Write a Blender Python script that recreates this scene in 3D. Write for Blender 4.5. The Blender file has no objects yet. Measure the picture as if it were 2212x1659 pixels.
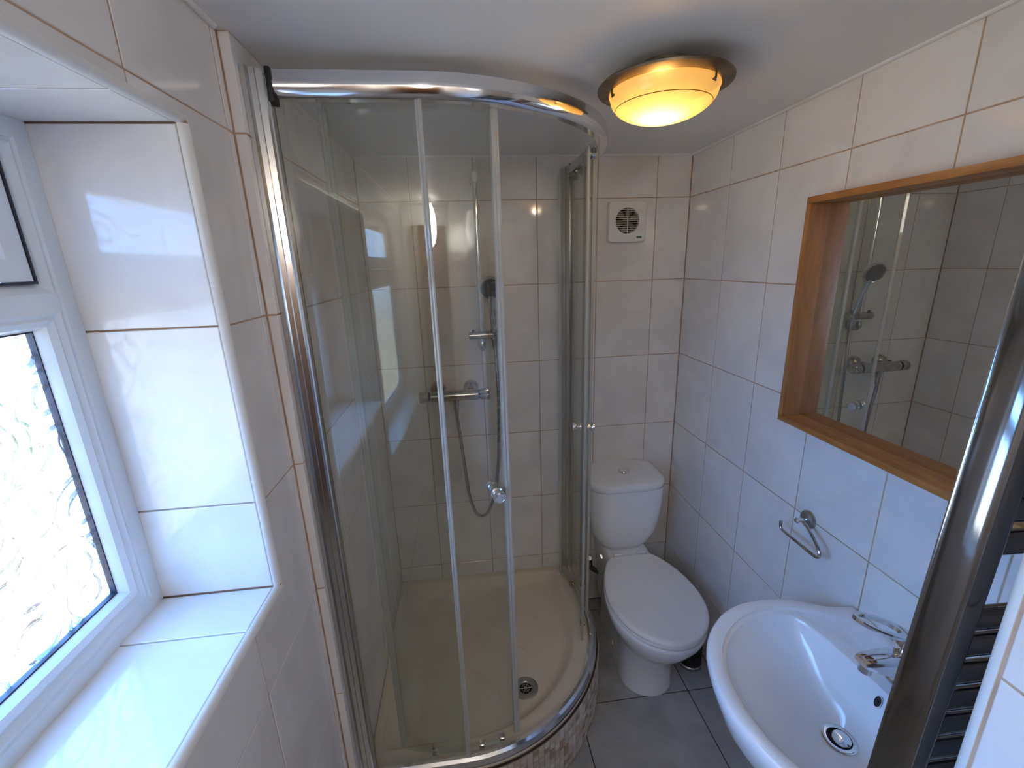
import bpy, bmesh, math, random
from mathutils import Matrix, Vector
random.seed(7)
PI = math.pi
SC = bpy.context.scene
COL = SC.collection

# ------------------------------------------------------------------ camera
YAW, PIT, ROL = 0.106, -0.2685, -0.0329
cy_, sy_, cp_, sp_, cr_, sr_ = math.cos(YAW), math.sin(YAW), math.cos(PIT), math.sin(PIT), math.cos(ROL), math.sin(ROL)
Fv = Vector((sy_*cp_, cy_*cp_, sp_)); r0 = Vector((cy_, -sy_, 0)); u0 = r0.cross(Fv)
Rv = cr_*r0 + sr_*u0; Uv = -sr_*r0 + cr_*u0
cam = bpy.data.cameras.new('camera'); camo = bpy.data.objects.new('camera', cam); COL.objects.link(camo)
cam.sensor_width = 36; cam.lens = 941.7/2212*36; cam.clip_start = 0.01
M = Matrix.Identity(4)
for i in range(3):
    M[i][0], M[i][1], M[i][2] = Rv[i], Uv[i], -Fv[i]
M.translation = Vector((-0.9663, -1.8528, 1.7044))
camo.matrix_world = M
SC.camera = camo

# ------------------------------------------------------------------ world, exposure, daylight
SC.view_settings.view_transform = 'Standard'; SC.view_settings.look = 'None'
SC.view_settings.gamma = 1; SC.view_settings.use_curve_mapping = False
SC.view_settings.exposure = 1.25
SC.cycles.max_bounces = 18; SC.cycles.diffuse_bounces = 12; SC.cycles.glossy_bounces = 6
SC.cycles.transmission_bounces = 8; SC.cycles.transparent_max_bounces = 24
SC.cycles.caustics_refractive = True; SC.cycles.caustics_reflective = True
SC.cycles.sample_clamp_indirect = 6.0; SC.cycles.blur_glossy = 0.6
SC.cycles.use_denoising = True
W = bpy.data.worlds.new('daylight'); SC.world = W; W.use_nodes = True
nt = W.node_tree; nt.nodes.clear()
tc = nt.nodes.new('ShaderNodeTexCoord'); sep = nt.nodes.new('ShaderNodeSeparateXYZ')
mr = nt.nodes.new('ShaderNodeMapRange'); mr.inputs['From Min'].default_value = -0.12; mr.inputs['From Max'].default_value = 0.14
cr = nt.nodes.new('ShaderNodeMix'); cr.data_type = 'RGBA'
cr.inputs['A'].default_value = (.72, .74, .70, 1)      # bright paving and walls outside
cr.inputs['B'].default_value = (0.56, 1.32, 3.15, 1)       # open sky
bg = nt.nodes.new('ShaderNodeBackground'); bg.inputs['Strength'].default_value = 2.9
wo = nt.nodes.new('ShaderNodeOutputWorld')
nt.links.new(tc.outputs['Generated'], sep.inputs[0]); nt.links.new(sep.outputs['Z'], mr.inputs['Value'])
nt.links.new(mr.outputs[0], cr.inputs['Factor']); nt.links.new(cr.outputs['Result'], bg.inputs['Color'])
nt.links.new(bg.outputs[0], wo.inputs[0])
pl = bpy.data.lights.new('window_portal', 'AREA'); pl.shape = 'RECTANGLE'; pl.size = 0.76; pl.size_y = 0.78
pl.cycles.is_portal = True
po = bpy.data.objects.new('window_portal', pl); COL.objects.link(po)
po.location = (-1.66, -1.475, 1.515); po.rotation_euler = (0, -PI/2, 0)

# ------------------------------------------------------------------ materials
def mat(name, color, rough=0.5, metal=0.0, spec=0.5, coat=0.0, emit=None, estr=1.0):
    m = bpy.data.materials.new(name); m.use_nodes = True
    b = m.node_tree.nodes['Principled BSDF']
    b.inputs['Base Color'].default_value = (*color, 1); b.inputs['Roughness'].default_value = rough
    b.inputs['Metallic'].default_value = metal; b.inputs['Specular IOR Level'].default_value = spec
    b.inputs['Coat Weight'].default_value = coat
    if emit: b.inputs['Emission Color'].default_value = (*emit, 1); b.inputs['Emission Strength'].default_value = estr
    return m
def N(m, t): return m.node_tree.nodes.new(t)
def L(m, a, b): m.node_tree.links.new(a, b)
def mottle(m, c1, c2, scale=6, bump=0.0, bscale=40, rand=True, detail=4, rough=None, stretch=(1,1,1), dist=0.0):
    b = m.node_tree.nodes['Principled BSDF']
    g = N(m, 'ShaderNodeNewGeometry'); oi = N(m, 'ShaderNodeObjectInfo')
    sc = N(m, 'ShaderNodeVectorMath'); sc.operation = 'SCALE'; sc.inputs[0].default_value = (37, 19, 53)
    L(m, oi.outputs['Random'], sc.inputs['Scale'])
    ad = N(m, 'ShaderNodeVectorMath'); ad.operation = 'ADD'
    ml = N(m, 'ShaderNodeVectorMath'); ml.operation = 'MULTIPLY'; ml.inputs[1].default_value = stretch
    L(m, g.outputs['Position'], ml.inputs[0]); L(m, ml.outputs[0], ad.inputs[0])
    if rand: L(m, sc.outputs[0], ad.inputs[1])
    n = N(m, 'ShaderNodeTexNoise'); n.inputs['Scale'].default_value = scale; n.inputs['Detail'].default_value = detail
    n.inputs['Distortion'].default_value = dist
    L(m, ad.outputs[0], n.inputs['Vector'])
    r = N(m, 'ShaderNodeMapRange'); r.inputs['From Min'].default_value = 0.32; r.inputs['From Max'].default_value = 0.68
    L(m, n.outputs['Fac'], r.inputs['Value'])
    mx = N(m, 'ShaderNodeMix'); mx.data_type = 'RGBA'; mx.inputs['A'].default_value = (*c1, 1); mx.inputs['B'].default_value = (*c2, 1)
    L(m, r.outputs[0], mx.inputs['Factor']); L(m, mx.outputs['Result'], b.inputs['Base Color'])
    if rough:
        rr = N(m, 'ShaderNodeMapRange'); rr.inputs['To Min'].default_value = rough[0]; rr.inputs['To Max'].default_value = rough[1]
        L(m, n.outputs['Fac'], rr.inputs['Value']); L(m, rr.outputs[0], b.inputs['Roughness'])
    if bump:
        n2 = N(m, 'ShaderNodeTexNoise'); n2.inputs['Scale'].default_value = bscale; n2.inputs['Detail'].default_value = 3
        L(m, ad.outputs[0], n2.inputs['Vector'])
        bp = N(m, 'ShaderNodeBump'); bp.inputs['Strength'].default_value = bump; bp.inputs['Distance'].default_value = 0.002
        L(m, n2.outputs['Fac'], bp.inputs['Height']); L(m, bp.outputs[0], b.inputs['Normal'])
    return mx
T_ = {}
m = T_['tile'] = mat('glazed_tile', (.8,.77,.74), .08, spec=.5); mottle(m, (.84,.81,.775), (.735,.70,.668), 5.5, .09, 9, detail=5, dist=.6)
m = T_['grout'] = mat('brown_grout', (.38,.25,.16), .9); mottle(m, (.58,.41,.29), (.38,.25,.165), 14, 0, rand=False)
m = T_['trim'] = mat('tile_trim', (.80,.78,.73), .3)
m = T_['ceiling'] = mat('ceiling_paint', (.80,.79,.77), .55); mottle(m, (.86,.85,.83), (.82,.81,.79), 3, .15, 60, rand=False)
m = T_['floor'] = mat('floor_tile', (.3,.3,.3), .32); mottle(m, (.44,.435,.425), (.33,.325,.32), 7, .1, 25, detail=8, dist=.8)
m = T_['floor_grout'] = mat('dark_grout', (.035,.03,.028), .9)
m = T_['ceramic'] = mat('white_ceramic', (.84,.845,.85), .09, spec=.6)
m = T_['seatp'] = mat('seat_plastic', (.83,.81,.78), .2)
m = T_['chrome'] = mat('chrome', (.78,.78,.79), .06, 1)
m = T_['chrome_rough'] = mat('worn_chrome', (.62,.61,.59), .16, 1); mottle(m, (.68,.67,.65), (.42,.41,.40), 40, .1, 200)
m = T_['alu'] = mat('polished_aluminium', (.80,.80,.81), .10, 1)
m = T_['alu_dull'] = mat('satin_aluminium', (.66,.65,.64), .20, 1); mottle(m, (.70,.69,.67), (.50,.47,.44), 9, 0, rand=False, stretch=(1,1,.15))
m = T_['radchrome'] = mat('radiator_chrome', (.27,.265,.26), .12, 1)
m = T_['black'] = mat('black_rubber', (.012,.012,.012), .5)
m = T_['dark'] = mat('dark_hollow', (.01,.009,.008), .8)
m = T_['pvc'] = mat('white_pvc', (.74,.79,.83), .28)
m = T_['fanw'] = mat('fan_plastic', (.80,.78,.75), .35)
m = T_['gasket'] = mat('black_gasket', (.02,.02,.04), .5)
m = T_['mirror'] = mat('mirror_silver', (.80,.82,.81), .0, 1)
m = T_['wood'] = mat('oak_wood', (.5,.25,.08), .38)
mottle(m, (.46,.20,.055), (.31,.12,.028), 7, .15, 90, detail=8, stretch=(6,1,6), dist=1.5)
m = T_['woodv'] = mat('oak_wood_upright', (.5,.25,.08), .38)
mottle(m, (.44,.20,.065), (.31,.125,.035), 7, .15, 90, detail=8, stretch=(6,6,.8), dist=1.5)
m = T_['tray'] = mat('tray_acrylic', (.74,.66,.55), .22); mottle(m, (.78,.70,.585), (.68,.585,.46), 4, 0, rand=False)
m = T_['stain'] = mat('stained_tray', (.42,.36,.22), .5)
m = T_['steel'] = mat('brushed_steel', (.42,.43,.41), .33, 1)
m = T_['bronze'] = mat('aged_metal', (.30,.25,.18), .40, 1); mottle(m, (.30,.25,.19), (.14,.10,.055), 12, .1, 80, rand=False)
m = T_['brass'] = mat('tarnished_brass', (.16,.13,.07), .45, 1); mottle(m, (.22,.19,.11), (.05,.05,.03), 60)
m = T_['hose'] = mat('hose_metal', (.50,.48,.46), .25, 1)
m = T_['spray'] = mat('spray_face', (.10,.10,.10), .5)
m = T_['knobc'] = mat('clear_knob', (.75,.75,.74), .12, .85)
m = T_['led'] = mat('green_label', (.10,.28,.16), .5)
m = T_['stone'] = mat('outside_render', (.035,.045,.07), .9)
m = T_['leaf'] = mat('leaf_green', (.22,.38,.10), .5)
m = T_['doorw'] = mat('brown_door', (.20,.09,.035), .4); mottle(m, (.22,.10,.04), (.12,.05,.02), 6, .1, 60, stretch=(6,6,.8))
MOS = []
for i, c in enumerate([(.66,.60,.53), (.56,.48,.41), (.76,.73,.68), (.44,.35,.28), (.62,.54,.47)]):
    m = mat('mosaic_glaze_%d' % i, c, .16); mottle(m, c, tuple(v*.8 for v in c), 60, .1, 150); MOS.append(m)

def thin_glass(name, tint, refl=1.0, haze=0.0):
    m = bpy.data.materials.new(name); m.use_nodes = True; m.node_tree.nodes.clear()
    o = N(m, 'ShaderNodeOutputMaterial'); t = N(m, 'ShaderNodeBsdfTransparent'); t.inputs[0].default_value = (*tint, 1)
    g = N(m, 'ShaderNodeBsdfGlossy'); g.inputs['Roughness'].default_value = 0.01
    lw = N(m, 'ShaderNodeLayerWeight'); lw.inputs['Blend'].default_value = .5
    p5 = N(m, 'ShaderNodeMath'); p5.operation = 'POWER'; p5.inputs[1].default_value = 5; L(m, lw.outputs['Facing'], p5.inputs[0])
    f = N(m, 'ShaderNodeMath'); f.operation = 'MULTIPLY_ADD'; f.inputs[1].default_value = .92; f.inputs[2].default_value = .075; L(m, p5.outputs[0], f.inputs[0])
    x = N(m, 'ShaderNodeMixShader'); mm = N(m, 'ShaderNodeMath'); mm.operation = 'MULTIPLY'; mm.inputs[1].default_value = refl
    L(m, f.outputs[0], mm.inputs[0]); L(m, mm.outputs[0], x.inputs[0]); L(m, t.outputs[0], x.inputs[1]); L(m, g.outputs[0], x.inputs[2])
    last = x
    if haze:
        d = N(m, 'ShaderNodeBsdfDiffuse'); d.inputs[0].default_value = (.75,.75,.72,1)
        x2 = N(m, 'ShaderNodeMixShader'); x2.inputs[0].default_value = haze
        L(m, x.outputs[0], x2.inputs[1]); L(m, d.outputs[0], x2.inputs[2]); last = x2
    L(m, last.outputs[0], o.inputs[0]); return m
T_['glass'] = thin_glass('shower_glass', (.93,.94,.915), 1.0, .004)
T_['glassedge'] = mat('glass_edge', (.55,.60,.48), .25)
T_['seal'] = thin_glass('clear_seal', (.72,.71,.66), 1.0, .50)
def obscured():
    m = bpy.data.materials.new('rose_obscured_glass'); m.use_nodes = True; m.node_tree.nodes.clear()
    o = N(m, 'ShaderNodeOutputMaterial'); g = N(m, 'ShaderNodeNewGeometry')
    nz = N(m, 'ShaderNodeTexNoise'); nz.inputs['Scale'].default_value = 14
    L(m, g.outputs['Position'], nz.inputs['Vector'])
    s1 = N(m, 'ShaderNodeVectorMath'); s1.operation = 'SCALE'; s1.inputs['Scale'].default_value = 0.030
    L(m, nz.outputs['Color'], s1.inputs[0])
    ad = N(m, 'ShaderNodeVectorMath'); ad.operation = 'ADD'; L(m, g.outputs['Position'], ad.inputs[0]); L(m, s1.outputs[0], ad.inputs[1])
    fl = N(m, 'ShaderNodeVectorMath'); fl.operation = 'MULTIPLY'; fl.inputs[1].default_value = (0, 1, 1)
    L(m, ad.outputs[0], fl.inputs[0])
    v = N(m, 'ShaderNodeTexVoronoi'); v.inputs['Scale'].default_value = 12; v.inputs['Randomness'].default_value = .8
    L(m, fl.outputs[0], v.inputs['Vector'])
    # spiral rings round each cell centre
    mu = N(m, 'ShaderNodeMath'); mu.operation = 'MULTIPLY'; mu.inputs[1].default_value = 30
    L(m, v.outputs['Distance'], mu.inputs[0])
    si = N(m, 'ShaderNodeMath'); si.operation = 'SINE'; L(m, mu.outputs[0], si.inputs[0])
    pw = N(m, 'ShaderNodeMapRange'); pw.inputs['From Min'].default_value = .35; pw.inputs['From Max'].default_value = 1
    L(m, si.outputs[0], pw.inputs['Value'])
    fn = N(m, 'ShaderNodeTexNoise'); fn.inputs['Scale'].default_value = 220
    L(m, g.outputs['Position'], fn.inputs['Vector'])
    fm = N(m, 'ShaderNodeMath'); fm.operation = 'MULTIPLY_ADD'; fm.inputs[1].default_value = .10
    L(m, fn.outputs['Fac'], fm.inputs[0]); L(m, pw.outputs[0], fm.inputs[2])
    bp = N(m, 'ShaderNodeBump'); bp.inputs['Strength'].default_value = 1; bp.inputs['Distance'].default_value = 0.003
    L(m, fm.outputs[0], bp.inputs['Height'])
    gl = N(m, 'ShaderNodeBsdfRefraction'); gl.inputs['IOR'].default_value = 1.35; gl.inputs['Roughness'].default_value = .05
    gl.inputs['Color'].default_value = (.97,.97,.95,1)
    L(m, bp.outputs[0], gl.inputs['Normal'])
    gs = N(m, 'ShaderNodeBsdfGlossy'); gs.inputs['Roughness'].default_value = .05; L(m, bp.outputs[0], gs.inputs['Normal'])
    fr = N(m, 'ShaderNodeFresnel'); fr.inputs['IOR'].default_value = 1.45; L(m, bp.outputs[0], fr.inputs['Normal'])
    xa = N(m, 'ShaderNodeMixShader'); L(m, fr.outputs[0], xa.inputs[0]); L(m, gl.outputs[0], xa.inputs[1]); L(m, gs.outputs[0], xa.inputs[2])
    tr = N(m, 'ShaderNodeBsdfTransparent'); tr.inputs[0].default_value = (.96,.97,.95,1)
    x = N(m, 'ShaderNodeMixShader'); x.inputs[0].default_value = .75
    L(m, tr.outputs[0], x.inputs[1]); L(m, xa.outputs[0], x.inputs[2]); L(m, x.outputs[0], o.inputs[0])
    return m
T_['obscured'] = obscured()
def lampglass(cx, cy, cz):
    m = bpy.data.materials.new('lit_glass_bowl'); m.use_nodes = True
    b = m.node_tree.nodes['Principled BSDF']; b.inputs['Base Color'].default_value = (.6,.42,.2,1); b.inputs['Roughness'].default_value = .12
    g = N(m, 'ShaderNodeNewGeometry'); d = N(m, 'ShaderNodeVectorMath'); d.operation = 'DISTANCE'; d.inputs[1].default_value = (cx, cy, cz)
    L(m, g.outputs['Position'], d.inputs[0])
    r = N(m, 'ShaderNodeValToRGB'); e = r.color_ramp.elements
    e[0].position = .025; e[0].color = (1,.86,.40,1); e[1].position = .16; e[1].color = (.52,.20,.025,1)
    q = r.color_ramp.elements.new(.07); q.color = (.90,.52,.10,1)
    L(m, d.outputs['Value'], r.inputs[0]); L(m, r.outputs[0], b.inputs['Emission Color'])
    out = m.node_tree.nodes['Material Output']; t = N(m, 'ShaderNodeBsdfTransparent'); t.inputs[0].default_value = (1,.72,.34,1)
    x = N(m, 'ShaderNodeMixShader'); x.inputs[0].default_value = .72; L(m, t.outputs[0], x.inputs[1]); L(m, b.outputs[0], x.inputs[2]); L(m, x.outputs[0], out.inputs[0])
    s = N(m, 'ShaderNodeMapRange'); s.inputs['From Min'].default_value = .03; s.inputs['From Max'].default_value = .11
    s.inputs['To Min'].default_value = 1.6; s.inputs['To Max'].default_value = .55
    L(m, d.outputs['Value'], s.inputs['Value']); L(m, s.outputs[0], b.inputs['Emission Strength'])
    return m

# ------------------------------------------------------------------ mesh helpers
def smooth_by_angle(me, ang=35):
    for p in me.polygons: p.use_smooth = True
    bm = bmesh.new(); bm.from_mesh(me)
    for e in bm.edges:
        if len(e.link_faces) == 2 and e.calc_face_angle(0) > math.radians(ang): e.smooth = False
    bm.to_mesh(me); bm.free()
class MB:
    def __init__(s): s.v = []; s.f = []
    def add(s, v, f):
        o = len(s.v); s.v += [tuple(p) for p in v]; s.f += [tuple(i+o for i in q) for q in f]; return s
    def box(s, x0, x1, y0, y1, z0, z1, c=0):
        x0, x1 = sorted((x0, x1)); y0, y1 = sorted((y0, y1)); z0, z1 = sorted((z0, z1))
        if c:
            bm = bmesh.new(); bmesh.ops.create_cube(bm, size=1)
            for p in bm.verts: p.co = Vector(((x0+x1)/2+p.co.x*(x1-x0), (y0+y1)/2+p.co.y*(y1-y0), (z0+z1)/2+p.co.z*(z1-z0)))
            bmesh.ops.bevel(bm, geom=list(bm.edges), offset=c, segments=2, affect='EDGES', profile=.6)
            bm.verts.index_update(); s.add([p.co for p in bm.verts], [[q.index for q in f.verts] for f in bm.faces]); bm.free(); return s
        return s.add([(x0,y0,z0),(x1,y0,z0),(x1,y1,z0),(x0,y1,z0),(x0,y0,z1),(x1,y0,z1),(x1,y1,z1),(x0,y1,z1)],
                     [(0,3,2,1),(4,5,6,7),(0,1,5,4),(1,2,6,5),(2,3,7,6),(3,0,4,7)])
    def loft(s, rings, cap0=True, cap1=True, closed=True):
        n = len(rings[0]); v = [p for r in rings for p in r]; f = []
        for k in range(len(rings)-1):
            for i in range(n if closed else n-1):
                j = (i+1) % n; f.append((k*n+i, k*n+j, (k+1)*n+j, (k+1)*n+i))
        if cap0: f.append(tuple(reversed(range(n))))
        if cap1: f.append(tuple((len(rings)-1)*n+i for i in range(n)))
        return s.add(v, f)
    def lathe(s, prof, mtx=None, n=32, cap0=True, cap1=True):
        mtx = mtx or Matrix.Identity(4)
        return s.loft([[mtx @ Vector((r*math.cos(2*PI*i/n), r*math.sin(2*PI*i/n), z)) for i in range(n)] for r, z in prof], cap0, cap1)
    def cyl(s, a, b, r, r2=None, n=24, bev=0):
        a = Vector(a); b = Vector(b); d = b-a; q = d.to_track_quat('Z', 'Y').to_matrix().to_4x4(); q.translation = a
        r2 = r if r2 is None else r2; l = d.length
        pr = [(r, 0), (r2, l)] if not bev else [(r-bev, 0), (r, bev), (r2, l-bev), (r2-bev, l)]
        return s.lathe(pr, q, n)
    def tube(s, pts, r, n=12, cap=True, ell=None):
        pts = [Vector(p) for p in pts]; rings = []; up = None
        rr = r if isinstance(r, (list, tuple)) else [r]*len(pts)
        for i, p in enumerate(pts):
            t = (pts[min(i+1, len(pts)-1)]-pts[max(i-1, 0)]).normalized()
            if up is None: up = t.orthogonal().normalized()
            up = (up - t*up.dot(t)).normalized(); b = t.cross(up)
            rings.append([p + rr[i]*(math.cos(2*PI*k/n)*up + math.sin(2*PI*k/n)*b) for k in range(n)])
        return s.loft(rings, cap, cap)
    def build(s, name, material, parent=None, smooth=True, ang=35, recalc=True):
        me = bpy.data.meshes.new(name); me.from_pydata(s.v, [], s.f)
        if recalc:
            bm = bmesh.new(); bm.from_mesh(me); bmesh.ops.recalc_face_normals(bm, faces=bm.faces); bm.to_mesh(me); bm.free()
        if isinstance(material, (list, tuple)):
            for q in material: me.materials.append(q)
        else: me.materials.append(material)
        if smooth: smooth_by_angle(me, ang)
        return link(name, me, parent)
def link(name, me, parent=None, loc=None):
    o = bpy.data.objects.new(name, me); COL.objects.link(o)
    if loc is not None: o.location = loc
    if parent is not None:
        o.parent = parent; o.matrix_parent_inverse = Matrix.Translation(-wl(parent))
    return o
def wl(o):
    v = Vector(o.location)
    return v
def thing(name, label, cat, loc, group=None):
    o = bpy.data.objects.new(name, None); COL.objects.link(o); o.location = loc; o.empty_display_size = .05
    o['label'] = label; o['category'] = cat
    if group: o['group'] = group
    return o
def struct(o, label=None):
    o['kind'] = 'structure'
    if label: o['label'] = label
    return o
def catmull(P, n=8, closed=False):
    P = [Vector(p) for p in P]; out = []; m_ = len(P)
    for i in range(m_ if closed else m_-1):
        g = (lambda k: P[k % m_]) if closed else (lambda k: P[min(max(k, 0), m_-1)])
        a, b, c, d = g(i-1), g(i), g(i+1), g(i+2)
        for k in range(n):
            t = k/n; out.append(.5*((2*b)+(c-a)*t+(2*a-5*b+4*c-d)*t*t+(3*b-a-3*c+d)*t**3))
    if not closed: out.append(P[-1])
    return out
def rrect(x0, x1, y0, y1, r, n=8):
    """corner order: (x0,y0),(x1,y0),(x1,y1),(x0,y1); r = radius or 4 radii"""
    r = r if isinstance(r, (list, tuple)) else [r]*4; out = []
    for (cx, cy, sx, sy, a0), q in zip(((x0,y0,1,1,PI),(x1,y0,-1,1,1.5*PI),(x1,y1,-1,-1,0),(x0,y1,1,-1,.5*PI)), r):
        q = max(q, .0005)
        for k in range(n+1):
            a = a0+PI/2*k/n; out.append((cx+sx*q+q*math.cos(a), cy+sy*q+q*math.sin(a)))
    return out

# ------------------------------------------------------------------ room shell
H = 2.11; XL = -1.36; XS = -1.34; YF = -1.55; YB = -3.1; XP = -0.455; ROWS = [0, .30, .63, .96, 1.29, 1.62, 1.95, H]
GR = 0.0032        # joint width
PR = 0.0014        # tile face proud of the grout
struct(MB().box(XL-.4, .1, YB-.1, .1, -.06, -.003).build('floor', T_['floor_grout'], smooth=False))
struct(MB().box(XL-.4, .1, YB-.1, .1, H, H+.08).build('ceiling', T_['ceiling'], smooth=False))
wall_back = struct(MB().box(XL, 0.1, PR, .1, 0, H).build('wall_back', T_['grout'], smooth=False))
wall_right = struct(MB().box(PR, .1, YF-.02, 0.001, 0, H).build('wall_right', T_['grout'], smooth=False))
WY0, WY1, WZ0, WZ1 = -1.875, -1.075, 1.104, 1.923
g = MB(); xo = -1.662
RV = .0068
g.box(xo, XL-PR, WY1+RV, .1, 0, H).box(xo, XL-PR, YB, WY0, 0, H).box(xo, XL-PR, WY0, WY1+RV, 0, WZ0-RV).box(xo, XL-PR, WY0, WY1+RV, WZ1+RV, H)
g.box(XL-PR, XS-PR, -.9136, 0.001, 0, H)
wall_left = struct(g.build('wall_left', T_['grout'], smooth=False))
wall_part = struct(MB().box(XP+PR, .1, YB, YF-.0085, 0, H).build('wall_doorway', T_['grout'], smooth=False))
wall_front = struct(MB().box(XL-.3, XP+.1, YB-.1, YB, 0, H).build('wall_front', T_['ceiling'], smooth=False))
floor_o = bpy.data.objects['floor']

tcache = {}
def tile_mesh(w, h, d, mname, ch=.0012):
    k = (round(w, 4), round(h, 4), d, mname)
    if k not in tcache:
        # lies in local xy, face at z=0
        c = ch; b = MB()
        r = lambda i, z: [(i, i, z), (w-i, i, z), (w-i, h-i, z), (i, h-i, z)]
        b.loft([r(0, -d), r(0, -c*.7), r(c, 0)], False, True)
        me = bpy.data.meshes.new('tile'); me.from_pydata(b.v, [], b.f); me.materials.append(T_[mname]); me.update(); tcache[k] = me
    return tcache[k]
def place_tile(me, parent, origin, ax_u, ax_v, name='tile'):
    # local x->ax_u, y->ax_v, z -> u x v
    o = bpy.data.objects.new(name, me); COL.objects.link(o)
    u, v = Vector(ax_u), Vector(ax_v); w = u.cross(v)
    M_ = Matrix((( u.x, v.x, w.x, origin[0]), (u.y, v.y, w.y, origin[1]), (u.z, v.z, w.z, origin[2]), (0,0,0,1)))
    o.parent = parent; o.matrix_parent_inverse = Matrix.Translation(-wl(parent)); o.matrix_basis = M_
    return o
def tile_grid(parent, origin, ax_u, ax_v, us, vs, hole=None, m='tile', gr=GR, jit=.0004, dp=.003):
    O = Vector(origin); U = Vector(ax_u); V = Vector(ax_v); Wn = U.cross(V)
    for i in range(len(us)-1):
        for j in range(len(vs)-1):
            a, b, c, d = us[i]+gr/2, us[i+1]-gr/2, vs[j]+gr/2, vs[j+1]-gr/2
            if b-a < .004 or d-c < .004: continue
            off = Wn*random.uniform(-jit, 0)
            if hole:
                h0, h1, k0, k1 = hole
                if a >= h0 and b <= h1 and c >= k0 and d <= k1: continue
                if not (b <= h0 or a >= h1 or d <= k0 or c >= k1):
                    bb = MB(); xs = sorted({a, b, min(max(h0, a), b), min(max(h1, a), b)}); ys = sorted({c, d, min(max(k0, c), d), min(max(k1, c), d)})
                    done = False
                    for p in range(len(xs)-1):
                        for q in range(len(ys)-1):
                            mx, my = (xs[p]+xs[p+1])/2, (ys[q]+ys[q+1])/2
                            if h0 < mx < h1 and k0 < my < k1: continue
                            if xs[p+1]-xs[p] < .002 or ys[q+1]-ys[q] < .002: continue
                            z0 = -.003; P = [O+off+U*x+V*y+Wn*z for z in (z0, 0) for x, y in ((xs[p],ys[q]),(xs[p+1],ys[q]),(xs[p+1],ys[q+1]),(xs[p],ys[q+1]))]
                            bb.add(P, [(0,3,2,1),(4,5,6,7),(0,1,5,4),(1,2,6,5),(2,3,7,6),(3,0,4,7)]); done = True
                    if done: bb.build('tile', T_[m], parent, smooth=False, recalc=False)
                    continue
            place_tile(tile_mesh(b-a, d-c, dp, m), parent, O+off+U*a+V*c, U, V)
# back wall: u = x
tile_grid(wall_back, (0,0,0), (1,0,0), (0,0,1), [XS, -1.145, -.895, -.645, -.395, -.145, -.001], ROWS)
# right wall: normal -x : u = -y (0..), v = z -> u x v = (-y) x z = -x
tile_grid(wall_right, (0,0,0), (0,-1,0), (0,0,1), [.001, .277, .527, .777, 1.027, 1.277, 1.549], ROWS)
# left wall: u = y, v = z -> +x
tile_grid(wall_left, (XL,0,0), (0,1,0), (0,0,1), [YB, -2.936, -2.686, -2.436, -2.186, -1.936, -1.686, -1.436, -1.186, -.936, -.9155], ROWS, hole=(WY0-.001, WY1+.0118, WZ0-.0118, WZ1+.0118))
tile_grid(wall_left, (XS,0,0), (0,1,0), (0,0,1), [-.9146, -.686, -.436, -.186, -.001], ROWS)
tile_grid(wall_left, (0,-.915,0), (1,0,0), (0,0,1), [XL, XS+.0014], ROWS)
# window reveal, sill, head
FX = -1.575
tile_grid(wall_left, (0, WY1, 0), (1,0,0), (0,0,1), [FX-.05, XL-.012], [WZ0, 1.29, 1.62, WZ1], dp=.0065)
tile_grid(wall_left, (0, 0, WZ0), (1,0,0), (0,1,0), [FX-.05, XL-.012], [WY0, -1.686, -1.436, -1.186, WY1], dp=.0065)
tile_grid(wall_left, (0, 0, WZ1), (1,0,0), (0,-1,0), [FX-.05, XL-.012], [-WY1, 1.20, 1.46, -WY0], dp=.0065)
# doorway partition
tile_grid(wall_part, (XP,0,0), (0,-1,0), (0,0,1), [-YF+.016, 1.80, 2.05, 2.30, 2.55, 2.80, -YB], ROWS)
tile_grid(wall_part, (0,YF,0), (-1,0,0), (0,0,1), [0.001, .205, .455-.014], ROWS, dp=.0085)
# floor
xs_ = [-1.36, -1.063, -.604, -.145, 0]; ys_ = [YB, -2.85, -2.39, -1.93, -1.47, -1.01, -.55, -.077, 0]
tile_grid(floor_o, (0,0,0), (1,0,0), (0,1,0), xs_, ys_, m='floor', gr=.004)
# quarter-round tile trims on the arrises
def trim(name, a, b, d1, d2, r=.012, n=6):
    """a->b arris line; d1,d2 unit vectors pointing from the arris into the two faces"""
    a, b, d1, d2 = Vector(a), Vector(b), Vector(d1), Vector(d2); c = (d1+d2)*r
    pr = [-d1*0]
    ring = [c - d2*r*math.cos(t) - d1*r*math.sin(t) for t in [PI/2*k/n for k in range(n+1)]]
    ring += [d2*r + d1*.003 + d2*0 , d1*r + d2*.003] if False else []
    ring = ring + [c*1.0]
    return struct(MB().loft([[a+p for p in ring], [b+p for p in ring]]).build(name, T_['trim']))
e_ = .0006
trim('trim_1', (XL+e_, WY1-e_, WZ0), (XL+e_, WY1-e_, WZ1), (-1,0,0), (0,1,0))
trim('trim_2', (XL+e_, WY0, WZ0+e_), (XL+e_, WY1+.0115, WZ0+e_), (-1,0,0), (0,0,-1))
trim('trim_3', (XL+e_, WY0, WZ1-e_), (XL+e_, WY1+.0115, WZ1-e_), (-1,0,0), (0,0,1))
trim('trim_4', (XP-e_, YF+e_, 0), (XP-e_, YF+e_, H), (1,0,0), (0,-1,0), r=.015)
# painted bead along the ceiling
struct(MB().cyl((XS, -.004, H), (0, -.004, H), .006, n=10).build('trim_5', T_['ceiling']))
struct(MB().cyl((-.004, YF, H), (-.004, 0, H), .006, n=10).build('trim_6', T_['ceiling']))
struct(MB().cyl((XL+.004, YB, H), (XL+.004, -.93, H), .006, n=10).build('trim_7', T_['ceiling']))

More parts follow.
